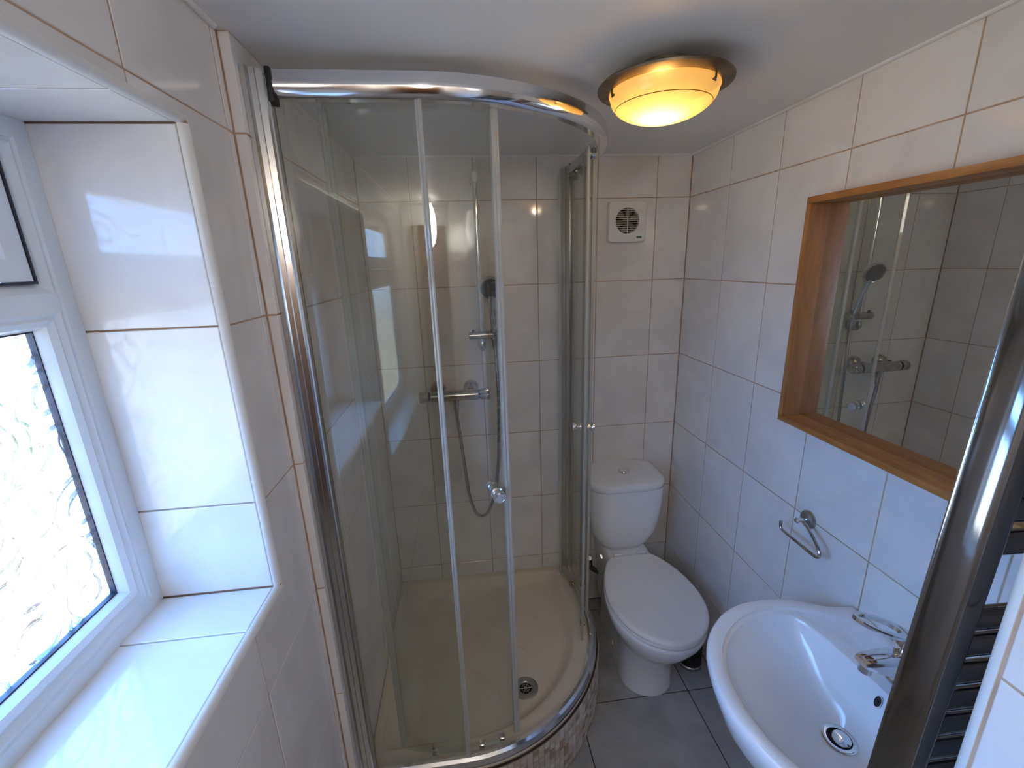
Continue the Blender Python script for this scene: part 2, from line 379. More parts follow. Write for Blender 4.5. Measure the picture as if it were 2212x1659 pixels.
# door behind the camera
d = struct(MB().box(-1.28, -.56, YB+.002, YB+.04, 0, 1.98, .004).build('door_1', T_['doorw']))
for z0, z1 in ((.15,.85),(1.0,1.85)):
    for x0, x1 in ((-1.18,-.95),(-.89,-.66)):
        MB().box(x0, x1, YB+.04, YB+.048, z0, z1, .004).build('door_panel', T_['doorw'], d)
MB().cyl((-1.22, YB+.04, 1.0), (-1.22, YB+.09, 1.0), .009).cyl((-1.22, YB+.085, 1.0), (-1.12, YB+.085, 1.0), .008).build('door_handle', T_['chrome'], d)

# ------------------------------------------------------------------ window
win = bpy.data.objects.new('window_1', None); COL.objects.link(win); win.location = (FX, (WY0+WY1)/2, WZ0); win['kind'] = 'structure'
def frame_rect(y0, y1, z0, z1, w, prof, name, m, w_b=None):
    """mitred frame; prof = [(inward offset from outer edge, x)] open ring order"""
    b = MB(); rings = []
    for (sy, sz) in ((0,0),(1,0),(1,1),(0,1),(0,0)):
        ring = []
        for q, x in prof:
            yy = (y0+q) if sy == 0 else (y1-q); zz = (z0+q) if sz == 0 else (z1-q)
            ring.append((x, yy, zz))
        rings.append(ring)
    return b.loft(rings, False, False).build(name, m, win, ang=25)
ZT0, ZT1 = 1.637, 1.702
# outer frame profile: inner room face, small step, rebate
fp = [(0,-1.635),(0,FX),(.024,FX),(.027,FX-.003),(.031,FX-.003),(.034,FX),(.050,FX-.014),(.052,-1.635)]
frame_rect(WY0, WY1, WZ0, WZ1, .05, fp, 'window_frame', T_['pvc'])
MB().loft([[(x, y, z) for x, z in ((-1.635,ZT0+.004),(FX-.012,ZT0+.004),(FX,ZT0+.018),(FX,ZT1-.018),(FX-.012,ZT1-.004),(-1.635,ZT1-.004))] for y in (WY0+.03, WY1-.03)]).build('transom', T_['pvc'], win, ang=25)
# glazing bead of the lower pane
bp_ = [(0,-1.63),(0,FX-.006),(.004,FX-.004),(.012,FX-.010),(.018,FX-.024),(.018,-1.63)]
frame_rect(WY0+.040, WY1-.040, WZ0+.058-.012, ZT0+.012, .018, bp_, 'glazing_bead', T_['pvc'])
gp = [(0,-1.612),(0,-1.600),(.0035,-1.600),(.0035,-1.612)]
frame_rect(WY0+.0565, WY1-.0565, WZ0+.063, ZT0-.005, .0035, gp, 'gasket', T_['gasket'])
MB().box(-1.612, -1.606, WY0+.055, WY1-.055, WZ0+.060, ZT0-.001).build('pane', T_['obscured'], win, smooth=False)
# top-hung sash
MB_ = frame_rect(WY0+.050, WY1-.050, ZT1-.004, WZ1-.024, .03, [(0,-1.625),(0,FX-.004),(.003,FX-.004),(.003,-1.625)], 'gasket', T_['gasket'])
sp = [(0,-1.63),(0,FX-.006),(.030,FX-.006),(.034,FX-.009),(.046,FX-.024),(.046,-1.63)]
frame_rect(WY0+.054, WY1-.054, ZT1, WZ1-.028, .046, sp, 'sash', T_['pvc'])
MB().box(-1.612, -1.606, WY0+.095, WY1-.095, ZT1+.040, WZ1-.068).build('pane', T_['obscured'], win, smooth=False)
hb = MB().box(FX-.006, FX+.012, -1.52, -1.43, ZT1+.006, ZT1+.024, .004).box(FX+.008, FX+.022, -1.56, -1.46, ZT1+.010, ZT1+.022, .004)
hb.build('window_handle', T_['pvc'], win)

# masonry reveal and shrub outside
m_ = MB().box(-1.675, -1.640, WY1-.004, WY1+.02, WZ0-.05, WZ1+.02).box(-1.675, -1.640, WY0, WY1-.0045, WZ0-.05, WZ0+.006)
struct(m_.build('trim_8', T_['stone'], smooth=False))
b = MB(); random.seed(3)
sx, sy_s = -2.9, -.55
for k in range(46):
    a = random.uniform(0, 2*PI); l = random.uniform(.5, .95); el = random.uniform(.2, 1.3); w = random.uniform(.012, .022)
    P = []
    for t in [i/6 for i in range(7)]:
        P.append(Vector((sx+math.cos(a)*l*t*math.cos(el), sy_s+math.sin(a)*l*t*math.cos(el), 1.0+l*math.sin(el)*t-.28*t*t)))
    s_ = Vector((-math.sin(a), math.cos(a), 0))
    for i in range(6):
        w0, w1 = w*(1-(i/6)**2), w*(1-((i+1)/6)**2)+.0005
        b.add([P[i]-s_*w0, P[i]+s_*w0, P[i+1]+s_*w1, P[i+1]-s_*w1, P[i]-s_*w0+Vector((0,0,.002)), P[i]+s_*w0+Vector((0,0,.002)), P[i+1]+s_*w1+Vector((0,0,.002)), P[i+1]-s_*w1+Vector((0,0,.002))],
              [(0,3,2,1),(4,5,6,7),(0,1,5,4),(2,3,7,6)])
sh = thing('garden_shrub', 'green spiky-leaved shrub outside, blurred behind the patterned window glass', 'shrub', (sx, sy_s, 0))
o = b.build('foliage', T_['leaf'], sh, smooth=False); o['kind'] = 'stuff'
MB().tube([(sx, sy_s, 0), (sx+.02, sy_s, .5), (sx, sy_s, 1.02)], [.05,.04,.035]).build('stem', T_['doorw'], sh)

# ------------------------------------------------------------------ shower enclosure
CX, CY = -1.04, -.32
def qpath(R, n=40, x0=-1.338, y1=-.002):
    """open path from the left wall round to the back wall, with outward normals"""
    P = [((x0, CY-R), (0,-1)), ((CX-.15, CY-R), (0,-1))]
    for k in range(n+1):
        a = -PI/2+PI/2*k/n; P.append(((CX+R*math.cos(a), CY+R*math.sin(a)), (math.cos(a), math.sin(a))))
    P += [((CX+R, -.16), (1,0)), ((CX+R, y1), (1,0))]
    return P
def sweep_q(prof, R=.55, **k):
    """prof = [(outward offset from R, z)] closed"""
    return MB().loft([[(p[0]+nrm[0]*q, p[1]+nrm[1]*q, z) for q, z in prof] for p, nrm in qpath(R, **k)])
# tiled plinth and tray
pl_ = thing('shower_plinth', 'curved plinth clad in small beige mosaic tiles under the shower tray', 'plinth', (CX, CY, 0))
ZM = .211
base = MB(); P = qpath(.556); 
ring = [p for p, _ in P]; ring2 = [(p[0]-n_[0]*.05, p[1]-n_[1]*.05) for p, n_ in P]
base.loft([[(x, y, z) for x, y in q] for q, z in ((ring, 0), (ring, ZM), (ring2, ZM-.001), (ring2, 0), (ring, 0))], False, False, False).build('core', T_['grout'], pl_, ang=30)
# mosaic: unroll path
Rm = .5575; pitch = .0222; tz = .0195
L1 = CX-(-1.338); LA = Rm*PI/2; L2 = .318
def upoint(s, off=0):
    if s < L1: return Vector((-1.338+s, CY-Rm-off, 0)), Vector((1,0,0)), Vector((0,-1,0))
    if s < L1+LA:
        a = -PI/2+(s-L1)/Rm; n_ = Vector((math.cos(a), math.sin(a), 0)); return Vector((CX, CY, 0))+n_*(Rm+off), Vector((-math.sin(a), math.cos(a), 0)), n_
    s -= L1+LA; return Vector((CX+Rm+off, CY+s, 0)), Vector((0,1,0)), Vector((1,0,0))
ncol = int((L1+LA+L2)/pitch); nrow = 9; rest = MB(); mm_cache = {}
def mosaic_me(k):
    if k not in mm_cache:
        w = tz/2; r = lambda i, y: [(-w+i, -y, -w+i), (w-i, -y, -w+i), (w-i, -y, w-i), (-w+i, -y, w-i)]
        me = bpy.data.meshes.new('mosaic_tile'); b = MB().loft([r(0,-.001), r(0,.0015), r(.0012,.0026)], False, True)
        me.from_pydata(b.v, [], b.f); me.materials.append(MOS[k]); me.update(); mm_cache[k] = me
    return mm_cache[k]
random.seed(11)
for c in range(ncol):
    s = pitch*(c+.5)+.002; p, t, n_ = upoint(s)
    for r in range(nrow+1):
        z = ZM-.013-r*pitch-.003
        if z < .01: continue
        k = random.choice((0,0,2,1,3,4,2)); 
        if L1+.02 < s < L1+LA*.93:
            o = bpy.data.objects.new('mosaic_tile', mosaic_me(k)); COL.objects.link(o)
            y = -n_
            o.parent = pl_; o.matrix_parent_inverse = Matrix.Translation(-wl(pl_))
            o.matrix_basis = Matrix(((t.x, y.x, 0, p.x), (t.y, y.y, 0, p.y), (0, 0, 1, z), (0,0,0,1)))
        else:
            w = tz/2; q = [p+t*a+Vector((0,0,z+b))+n_*d_ for d_, w2 in ((-.001, w), (.0018, w), (.0026, w-.0012)) for a, b in ((-w2,-w2),(w2,-w2),(w2,w2),(-w2,w2))]
            rest.add(q, [(0,1,5,4),(1,2,6,5),(2,3,7,6),(3,0,4,7),(4,5,9,8),(5,6,10,9),(6,7,11,10),(7,4,8,11),(8,9,10,11)])
o = rest.build('mosaic_sheet', MOS[0], pl_, smooth=False); o['kind'] = 'stuff'
sweep_q([(-.002,ZM+.0005),(.0035,ZM-.001),(.0035,ZM+.0015),(-.002,ZM+.002)], .553).build('edge_strip', T_['floor_grout'], pl_)

tr = thing('shower_tray', 'cream quadrant shower tray with raised floor ribs and round drain', 'shower tray', (CX, CY, ZM))
ZT = .225
def tring(i_f, i_b, z, rc=.0005, dome=0):
    R = .55-i_f
    x0, x1, y0, y1 = -1.338+i_b, CX+.55-i_f, CY-.55+i_f, -.002-i_b
    return [(x, y, z) for x, y in rrect(x0, x1, y0, y1, [rc, max(R, .02), rc, rc], 14)]
rings = [tring(.24,.19,.160,.06), tring(.14,.09,.162,.06), tring(.09,.03,ZM-.006,.02), tring(.06,.012,ZM+.0015), tring(.004,0,ZM+.0015), tring(0,0,ZM+.004), tring(0,0,ZT-.004), tring(.004,.0,ZT), tring(.082,.022,ZT,.012), tring(.090,.028,ZT-.003,.02), tring(.100,.036,ZT-.012,.03),
         tring(.118,.06,ZT-.040,.05), tring(.130,.08,ZT-.049,.06), tring(.145,.095,ZT-.052,.06), tring(.24,.19,ZT-.055,.06)]
MB().loft(rings, True, True).build('tray_body', T_['tray'], tr, ang=50)
zf = ZT-.0545
def rib(pts, w=.014, h=.0045):
    b = MB(); pts = [Vector((x, y, zf)) for x, y in pts]; R_ = []
    for i, p in enumerate(pts):
        t = (pts[min(i+1, len(pts)-1)]-pts[max(i-1, 0)]).normalized(); s = Vector((-t.y, t.x, 0)); e = .15 if i in (0, len(pts)-1) else 1
        R_.append([p-s*w*.5*e, p-s*w*.3*e+Vector((0,0,h*e)), p+s*w*.3*e+Vector((0,0,h*e)), p+s*w*.5*e])
    return b.loft(R_).build('rib', T_['tray'], tr)
rib([(-1.02,-.185),(-.957,-.243),(-.845,-.361),(-.760,-.455),(-.712,-.508),(-.706,-.535)])
rib([(-1.20,-.33),(-1.10,-.40),(-.99,-.50),(-.93,-.58),(-.90,-.64)])
rib([(-.76,-.12),(-.72,-.25),(-.665,-.36)], .010, .003)
DR = Vector((-.818,-.590,zf+.001))
dm = Matrix.Translation(DR)
MB().lathe([(.047,0),(.047,.002),(.043,.0045),(.026,.0040),(.022,.0005),(.0215,-.001)], dm, 40, False, False).build('drain_flange', T_['steel'], tr)
MB().lathe([(.022,-.001),(.022,.0008)], dm, 32, True, True).build('drain_hollow', T_['dark'], tr)
b = MB().lathe([(.006,.0008),(.006,.0035),(.003,.0035)], dm, 16); b.lathe([(.013,.001),(.013,.003),(.0148,.003),(.0148,.001)], dm, 28, False, False)
for k in range(6):
    a = k*PI/3; b.tube([DR+Vector((.005*math.cos(a), .005*math.sin(a), .002)), DR+Vector((.023*math.cos(a), .023*math.sin(a), .002))], .0011, 6)
b.build('drain_grate', T_['steel'], tr)
for x, y, r in ((-.757,-.640,.010),(-.745,-.618,.007),(-.775,-.668,.008),(-.79,-.685,.005)):
    MB().lathe([(r, .0001),(r*.8,.0006)], Matrix.Translation((x, y, zf+.001))@Matrix.Diagonal((1.3,.8,1,1)), 14, False, True).build('limescale_stain', T_['stain'], tr)

en = thing('shower_enclosure', 'quadrant shower enclosure with chrome curved top rail and clear sliding glass doors', 'shower', (CX, CY, ZT))
Z0, Z1 = ZT, 2.070
sweep_q([(-.002,Z1),(-.030,Z1),(-.030,Z1-.046),(-.012,Z1-.046),(-.007,Z1-.043),(-.003,Z1-.038),(-.0005,Z1-.031),(.001,Z1-.022),(.001,Z1-.019),(-.001,Z1-.018)], .55, x0=-1.300, y1=-.03).build('top_rail', T_['alu'], en, ang=25)
sweep_q([(0,Z0+.001),(.001,Z0+.010),(-.004,Z0+.024),(-.012,Z0+.030),(-.022,Z0+.030),(-.024,Z0+.014),(-.034,Z0+.012),(-.036,Z0+.001)], .55, x0=-1.302, y1=-.03).build('bottom_rail', T_['alu'], en, ang=25)
# wall profiles
ws = [(-1.3395,-.898),(-1.3395,-.852),(-1.326,-.842),(-1.312,-.842),(-1.306,-.846),(-1.306,-.852),(-1.303,-.852),(-1.303,-.872),(-1.306,-.874),(-1.309,-.8745),(-1.309,-.8765),(-1.306,-.877),(-1.308,-.881),(-1.318,-.884),(-1.319,-.887),(-1.328,-.889),(-1.331,-.898)]
MB().loft([[(x, y, z) for x, y in ws] for z in (Z0, Z1-.004)]).build('wall_profile', T_['alu_dull'], en, ang=20)
ws = [(-.545,-.0005),(-.490,-.0005),(-.494,-.012),(-.500,-.030),(-.506,-.036),(-.520,-.036),(-.530,-.028),(-.532,-.012)]
MB().loft([[(x, y, z) for x, y in ws] for z in (Z0, Z1-.004)]).build('wall_profile', T_['alu_dull'], en, ang=20)
MB().box(-1.306, -1.296, -.874, -.842, Z1-.056, Z1+.003, .002).build('end_cap', T_['black'], en)
MB().box(-.521, -.488, -.042, -.030, Z1-.056, Z1+.003, .002).build('end_cap', T_['black'], en)
def pane_path(P, t, z0, z1, name, parent, extra=None):
    """glass sheet following the plan points P; faces are glass, narrow edges green"""
    P = [Vector((x, y, 0)) for x, y in P]; A, B = [], []
    for i, p in enumerate(P):
        d_ = (P[min(i+1, len(P)-1)]-P[max(i-1, 0)]).normalized(); s = Vector((-d_.y, d_.x, 0))*t/2
        A.append(p-s); B.append(p+s)
    b = MB(); n = len(P); zz = (Vector((0,0,z0)), Vector((0,0,z1)))
    v = [p+zz[0] for p in A]+[p+zz[1] for p in A]+[p+zz[0] for p in B]+[p+zz[1] for p in B]; f = []
    for i in range(n-1):
        f += [(i, i+1, n+i+1, n+i), (2*n+i+1, 2*n+i, 3*n+i, 3*n+i+1)]
    gf = len(f)
    for i in range(n-1): f += [(n+i, n+i+1, 3*n+i+1, 3*n+i), (i+1, i, 2*n+i, 2*n+i+1)]
    f += [(0, n, 3*n, 2*n), (n-1, 3*n-1, 4*n-1, 2*n-1)]
    o = b.add(v, f).build(name, [T_['glass'], T_['glassedge']], parent, ang=40, recalc=False)
    for i, p in enumerate(o.data.polygons): p.material_index = 0 if i < gf else 1
    return o
def arcpts(a, b, R, side, n=22):
    a, b = Vector(a), Vector(b); m2 = (a+b)/2; d_ = b-a; h = math.sqrt(R*R-(d_.length/2)**2); nrm = Vector((d_.y, -d_.x)).normalized()*side
    c = m2-nrm*h; a0 = math.atan2(*(a-c).yx); a1 = math.atan2(*(b-c).yx)
    if a1-a0 > PI: a1 -= 2*PI
    if a0-a1 > PI: a0 -= 2*PI
    return [(c.x+R*math.cos(a0+(a1-a0)*k/n), c.y+R*math.sin(a0+(a1-a0)*k/n)) for k in range(n+1)]
def strip(name, x, y, ang, w, t, z0, z1, parent, m='seal', ribs=2):
    """vertical extrusion, width w along direction ang"""
    u = Vector((math.cos(ang), math.sin(ang), 0)); v = Vector((-u.y, u.x, 0)); c = Vector((x, y, 0))
    pr = [(-w/2,-t/2),(-w/4,-t/2-.0015),(0,-t/2),(w/4,-t/2-.0015),(w/2,-t/2),(w/2,t/2),(-w/2,t/2)]
    return MB().loft([[c+u*a+v*b+Vector((0,0,z)) for a, b in pr] for z in (z0, z1)]).build(name, T_[m], parent, ang=20)
f1 = pane_path([(-1.303,-.852),(-1.032,-.852)], .006, Z0+.014, Z1-.040, 'fixed_glass', en)
strip('glass_seal', -1.030, -.8505, 0, .013, .010, Z0+.02, Z1-.046, f1)
f2 = pane_path([(-.513,-.036),(-.513,-.335)], .006, Z0+.014, Z1-.040, 'fixed_glass', en)
strip('glass_seal', -.513, -.338, PI/2, .013, .010, Z0+.02, Z1-.046, f2)
def knob(parent, x, y, z, nx, ny):
    n_ = Vector((nx, ny, 0)).normalized(); c = Vector((x, y, z)); 
    for s, nm in ((1, 'knob'), (-1, 'knob')):
        q = (n_*s).to_track_quat('Z', 'Y').to_matrix().to_4x4(); q.translation = c
        MB().lathe([(a*1.12, .003+(b_-.003)*1.15) for a, b_ in ((.009,.003),(.014,.004),(.0155,.008),(.0155,.012),(.012,.0145),(.0115,.019),(.0145,.022),(.0155,.028),(.0145,.034),(.011,.0355),(.0105,.0335))], q, 22).build(nm, T_['knobc'], parent)
def roller(parent, x, y, z, nx, ny):
    n_ = Vector((nx, ny, 0)).normalized(); q = n_.to_track_quat('Z', 'Y').to_matrix().to_4x4(); q.translation = Vector((x, y, z))
    MB().lathe([(.006,-.016),(.012,-.015),(.013,-.006),(.006,-.005),(.006,.004),(.0165,.005),(.019,.010),(.0165,.015),(.004,.016)], q, 24).build('roller', T_['chrome_rough'], parent)
# left sliding door, parked behind its fixed panel
PL = arcpts((-1.228,-.797), (-.878,-.800), .51, 1)
d1 = pane_path(PL, .006, Z0+.022, Z1-.030, 'sliding_door', en)
strip('door_seal', -.876, -.799, .35, .017, .011, Z0+.03, Z1-.044, d1)
strip('door_seal', -1.230, -.796, -.35, .018, .009, Z0+.03, Z1-.044, d1)
kx, ky = PL[-3]; knob(d1, kx, ky, 1.122, .25, -1)
for i in (4, -4):
    roller(d1, PL[i][0], PL[i][1], Z1-.026, 0, -1)
for x, y in (PL[6], PL[-8], PL[-4]):
    MB().box(x-.008, x+.008, y-.010, y+.008, Z0+.020, Z0+.046, .003).build('guide_clip', T_['chrome_rough'], d1)
# right sliding door, slid open against the back wall
PR_ = arcpts((-.566,-.455), (-.566,-.075), .51, 1)
d2 = pane_path(PR_, .006, Z0+.010, Z1-.028, 'sliding_door', en)
strip('door_seal', -.567, -.071, PI/2-.3, .017, .011, Z0+.02, Z1-.044, d2)
strip('door_seal', -.5665, -.459, PI/2+.35, .006, .009, Z0+.00, Z1-.036, d2)
knob(d2, -.560, -.425, 1.135, 1, -.3)
for i in (3, -6): roller(d2, PR_[i][0]+.002, PR_[i][1], Z1-.045, 1, 0)
MB().box(-.561, -.557, -.43, -.17, Z1-.062, Z1-.035, .001).build('roller_bracket', T_['chrome_rough'], d2)
for i in (3, -7):
    x, y = PR_[i]; MB().box(x-.012, x+.010, y-.007, y+.007, Z0+.020, Z0+.044, .003).build('guide_clip', T_['chrome_rough'], d2)

# ------------------------------------------------------------------ shower fittings on the back wall
sr = thing('shower_riser_rail', 'chrome shower rail on the tiled back wall with sliding head holder', 'shower rail', (-.893, 0, 1.35))
MB().tube([(-.893,-.052,2.015),(-.893,-.052,1.37)], .0105, 20).build('rail', T_['chrome'], sr)
bk = lambda z: MB().lathe([(.002,0),(.021,.001),(.024,.006),(.0225,.03),(.019,.052),(.012,.064),(.002,.067)], Matrix.Translation((-.893, -.0002, z)) @ Matrix.Rotation(PI/2, 4, 'X') @ Matrix.Diagonal((.78,1.35,1,1)), 28)
bk(2.025).build('rail_bracket', T_['fanw'], sr)
bk(1.382).build('rail_bracket', T_['chrome_rough'], sr)
hz = 1.425
s_ = MB().cyl((-.948,-.058,hz),(-.820,-.058,hz), .0165, n=28, bev=.002).cyl((-.842,-.062,hz-.020),(-.842,-.062,hz+.026), .0145, n=20, bev=.002)
s_.build('slider', T_['chrome_rough'], sr)
MB().cyl((-.928,-.062,hz+.012),(-.928,-.062,hz+.024), .006, n=12).cyl((-.868,-.058,hz),(-.866,-.058,hz), .0172, n=24).build('slider_button', T_['black'], sr)
hh = thing('shower_handset', 'chrome hand shower with round black spray face in the rail holder', 'shower head', (-.842, -.062, hz))
ax = Vector((-.012, -.045, .19)).normalized(); p0 = Vector((-.842,-.062,hz-.004)); top = p0+ax*.165
MB().tube([p0, p0+ax*.03, p0+ax*.09, p0+ax*.15, p0+ax*.175+Vector((0,-.004,0))], [.0105,.011,.0125,.014,.016], 18).build('handle', T_['chrome'], hh)
hc = p0+ax*.205+Vector((0,-.008,0)); nf = Vector((.10,-1,-.42)).normalized(); q = nf.to_track_quat('Z','Y').to_matrix().to_4x4(); q = q @ Matrix.Scale(1.2, 4); q.translation = hc
MB().lathe([(.012,-.020),(.028,-.014),(.037,-.002),(.0385,.006),(.0355,.011),(.033,.010)], q, 36, True, False).build('head_shell', T_['chrome'], hh)
MB().lathe([(.0335,.0095),(.020,.0125),(.001,.0130)], q, 32, True, True).build('spray_face', T_['spray'], hh)
b = MB()
for r_, n_ in ((.011,8),(.019,14),(.027,20)):
    for k in range(n_):
        a = 2*PI*k/n_; c = q @ Vector((r_*math.cos(a), r_*math.sin(a), .0105)); b.cyl(c, c+nf*.0032, .0011, n=6)
o = b.build('nozzles', T_['black'], hh, smooth=False); o['kind'] = 'stuff'
# hose
hs = thing('shower_hose', 'flexible metal shower hose looping from the valve up to the handset', 'hose', (-.953, -.08, .6))
hp = catmull([(-1.018,-.085,1.128),(-1.017,-.087,1.08),(-1.008,-.086,.98),(-.995,-.085,.80),(-.985,-.085,.70),(-.962,-.085,.622),(-.936,-.085,.600),(-.905,-.085,.622),(-.875,-.085,.70),(-.852,-.085,.83),(-.842,-.083,1.0),(-.837,-.078,1.2),(-.840,-.066,1.33),(-.842,-.062,hz-.03)], 14)
rr = [.0072+.0007*(1 if i % 2 else -1) for i in range(len(hp))]
MB().tube(hp, rr, 10).build('hose_tube', T_['hose'], hs)
MB().cyl((-.842,-.062,hz-.055),(-.842,-.062,hz-.012), .0095, .012, n=18).build('hose_nut', T_['chrome_rough'], hs)
MB().cyl((-1.018,-.085,1.095),(-1.018,-.082,1.135), .0085, .0115, n=18).build('hose_nut', T_['chrome_rough'], hs)
# thermostatic valve
tv = thing('shower_valve', 'chrome thermostatic bar shower valve on the tiled back wall', 'shower valve', (-1.02, 0, 1.17))
vz, vy = 1.178, -.078
MB().cyl((-1.122,vy,vz),(-.922,vy,vz), .0235, n=36, bev=.002).cyl((-1.018,vy,vz),(-1.018,vy-.005,vz-.045), .013, n=20).build('valve_body', T_['chrome_rough'], tv)
for x0, x1 in ((-1.130,-1.1215),(-.9225,-.914)):
    MB().cyl((x0,vy,vz),(x1,vy,vz), .0195, n=28).build('collar', T_['black'], tv)
for x0, x1 in ((-1.168,-1.130),(-.914,-.876)):
    b = MB(); q = Vector((1,0,0)).to_track_quat('Z','Y').to_matrix().to_4x4(); q.translation = Vector((x0, vy, vz)); l = x1-x0; rg = []
    for z, s in ((0,.94),(.003,1),(l-.003,1),(l,.94)):
        rg.append([q @ Vector(((.0232+.0009*math.cos(18*2*PI*i/72))*s*math.cos(2*PI*i/72), (.0232+.0009*math.cos(18*2*PI*i/72))*s*math.sin(2*PI*i/72), z)) for i in range(72)])
    b.loft(rg).build('control_knob', T_['chrome_rough'], tv)
for x in (-1.093,-.951):
    MB().lathe([(.033,0),(.034,.006),(.031,.018),(.022,.030),(.015,.036),(.014,.060)], Matrix.Translation((x,-.0003,vz+.012)) @ Matrix.Rotation(PI/2, 4, 'X'), 30).build('wall_rose', T_['chrome_rough'], tv)

# ------------------------------------------------------------------ extractor fan
fn = thing('extractor_fan', 'square white extractor fan with round slatted grille on the back wall', 'fan', (-.274, 0, 1.857))
fx, fz = -.2745, 1.857
def sqr(h, n=72, p=.0):
    out = []
    for k in range(n):
        a = 2*PI*k/n; c, d_ = math.cos(a), math.sin(a); e = 14; rr_ = (abs(c)**e+abs(d_)**e)**(-1/e); out.append((fx+h*rr_*c, fz+h*rr_*d_))
    return out
def circ(r_, n=72): return [(fx+r_*math.cos(2*PI*k/n), fz+.003+r_*math.sin(2*PI*k/n)) for k in range(n)]
def ringxy(pts, y): return [(x, y, z) for x, z in pts]
MB().loft([ringxy(sqr(.080), -.001), ringxy(sqr(.080), -.020), ringxy(sqr(.0765), -.025), ringxy(circ(.053), -.025), ringxy(circ(.050), -.0235), ringxy(circ(.050), -.004)], True, False).build('cover', T_['fanw'], fn, ang=25)
MB().cyl((fx,-.003,fz+.003),(fx,-.006,fz+.003), .049, n=40).build('hollow', T_['dark'], fn)
b = MB().cyl((fx,-.007,fz+.003),(fx,-.013,fz+.003), .013, n=20)
for k in range(6):
    a = k*PI/3+.3; u = Vector((math.cos(a),0,math.sin(a))); w = Vector((-u.z,0,u.x)); c = Vector((fx,-.009,fz+.003))
    b.add([c+u*.012-w*.006, c+u*.045-w*.014+Vector((0,-.003,0)), c+u*.045+w*.014+Vector((0,.002,0)), c+u*.012+w*.006,
           c+u*.012-w*.006+Vector((0,-.001,0)), c+u*.045-w*.014+Vector((0,-.004,0)), c+u*.045+w*.014+Vector((0,.001,0)), c+u*.012+w*.006+Vector((0,-.001,0))],
          [(0,1,2,3),(7,6,5,4),(0,4,5,1),(1,5,6,2),(2,6,7,3),(3,7,4,0)])
b.build('impeller', mat('fan_blades', (.16,.13,.09), .5), fn)
for k in range(11):
    z = fz+.003-.043+k*.0086; hw = math.sqrt(max(.0495**2-(z-fz-.003)**2, 1e-6))
    MB().box(fx-hw, fx+hw, -.025, -.0225, z-.0009, z+.0009).build('slat', T_['fanw'], fn, smooth=False)
for x in (fx,): MB().box(x-.001, x+.001, -.0252, -.0225, fz-.046, fz+.052).build('grille_bar', T_['fanw'], fn, smooth=False)
for k in range(8):
    z = fz-.046+k*.0145
    for s in (-1, 1): MB().box(fx+s*.056, fx+s*.074, -.0256, -.0245, z-.0008, z+.0008).build('vent_rib', T_['fanw'], fn, smooth=False)
MB().box(fx+.040, fx+.062, -.0258, -.0246, fz-.066, fz-.058, .0005).build('badge', T_['led'], fn)

# ------------------------------------------------------------------ toilet
TX = -.290
to = thing('toilet', 'white close-coupled toilet with closed oval lid in the far corner', 'toilet', (TX, -.35, 0))
def half(prof, n=26):
    """prof: list (y, hw) back to front -> closed ring of (x,y)"""
    P = catmull([(h_, y, 0) for y, h_ in prof], 6); P = [(max(p.x, 0), p.y) for p in P]
    return P
def resample(P, n):
    ds = [0]
    for a, b in zip(P, P[1:]): ds.append(ds[-1]+math.hypot(b[0]-a[0], b[1]-a[1]))
    out = []; j = 0
    for k in range(n+1):
        s = ds[-1]*k/n
        while j < len(ds)-2 and ds[j+1] < s: j += 1
        t = (s-ds[j])/max(ds[j+1]-ds[j], 1e-9); out.append((P[j][0]+(P[j+1][0]-P[j][0])*t, P[j][1]+(P[j+1][1]-P[j][1])*t))
    return out
def sym(prof, z, n=30, cx=TX, sc=1, off=0, dx=0):
    P = resample([(0.0001, prof[0][0])] + half(prof), n)
    c = P
    R = [(cx+x+dx, y, z) for x, y in c]; Lf = [(cx-x+dx, y, z) for x, y in reversed(c[1:-1])]
    return R+Lf
lidp = [(-.243,.086),(-.262,.106),(-.30,.130),(-.36,.156),(-.42,.172),(-.48,.180),(-.54,.178),(-.60,.163),(-.66,.130),(-.70,.085),(-.722,.040),(-.728,.0)]
def scalep(p, f, dy=0, yc=-.48): return [(yc+(y-yc)*f+dy, h*f) for y, h in p]
panp = [(-.235,.095),(-.262,.112),(-.30,.134),(-.36,.158),(-.42,.174),(-.48,.181),(-.54,.179),(-.60,.163),(-.66,.129),(-.70,.085),(-.720,.040),(-.726,.0)]
mid1 = [(-.14,.095),(-.20,.108),(-.28,.120),(-.35,.135),(-.42,.142),(-.48,.142),(-.53,.133),(-.58,.112),(-.62,.080),(-.645,.045),(-.655,.02),(-.658,0)]
mid2 = [(-.12,.088),(-.18,.092),(-.26,.094),(-.33,.096),(-.39,.100),(-.44,.104),(-.485,.100),(-.525,.085),(-.555,.060),(-.572,.035),(-.579,.018),(-.580,0)]
foot = [(-.11,.090),(-.18,.094),(-.26,.098),(-.33,.100),(-.39,.102),(-.44,.105),(-.48,.100),(-.51,.084),(-.532,.060),(-.545,.035),(-.549,.018),(-.550,0)]
def lp(a, b, t): return [(p[0]+(q[0]-p[0])*t, p[1]+(q[1]-p[1])*t) for p, q in zip(a, b)]
pan = MB().loft([sym(scalep(foot,1.03,yc=-.35), 0), sym(scalep(foot,1.03,yc=-.35), .012), sym(foot, .03), sym(lp(foot,mid2,.5), .10), sym(mid2, .19), sym(lp(mid2,mid1,.5), .235), sym(mid1, .275), sym(lp(mid1,panp,.55), .325),
                 sym(lp(mid1,panp,.9), .365), sym(panp, .390), sym(panp, .400), sym(scalep(panp,.97), .405)])
def rr3(x0, x1, y0, y1, r, z): return [(x, y, z) for x, y in rrect(x0, x1, y0, y1, r, 8)]
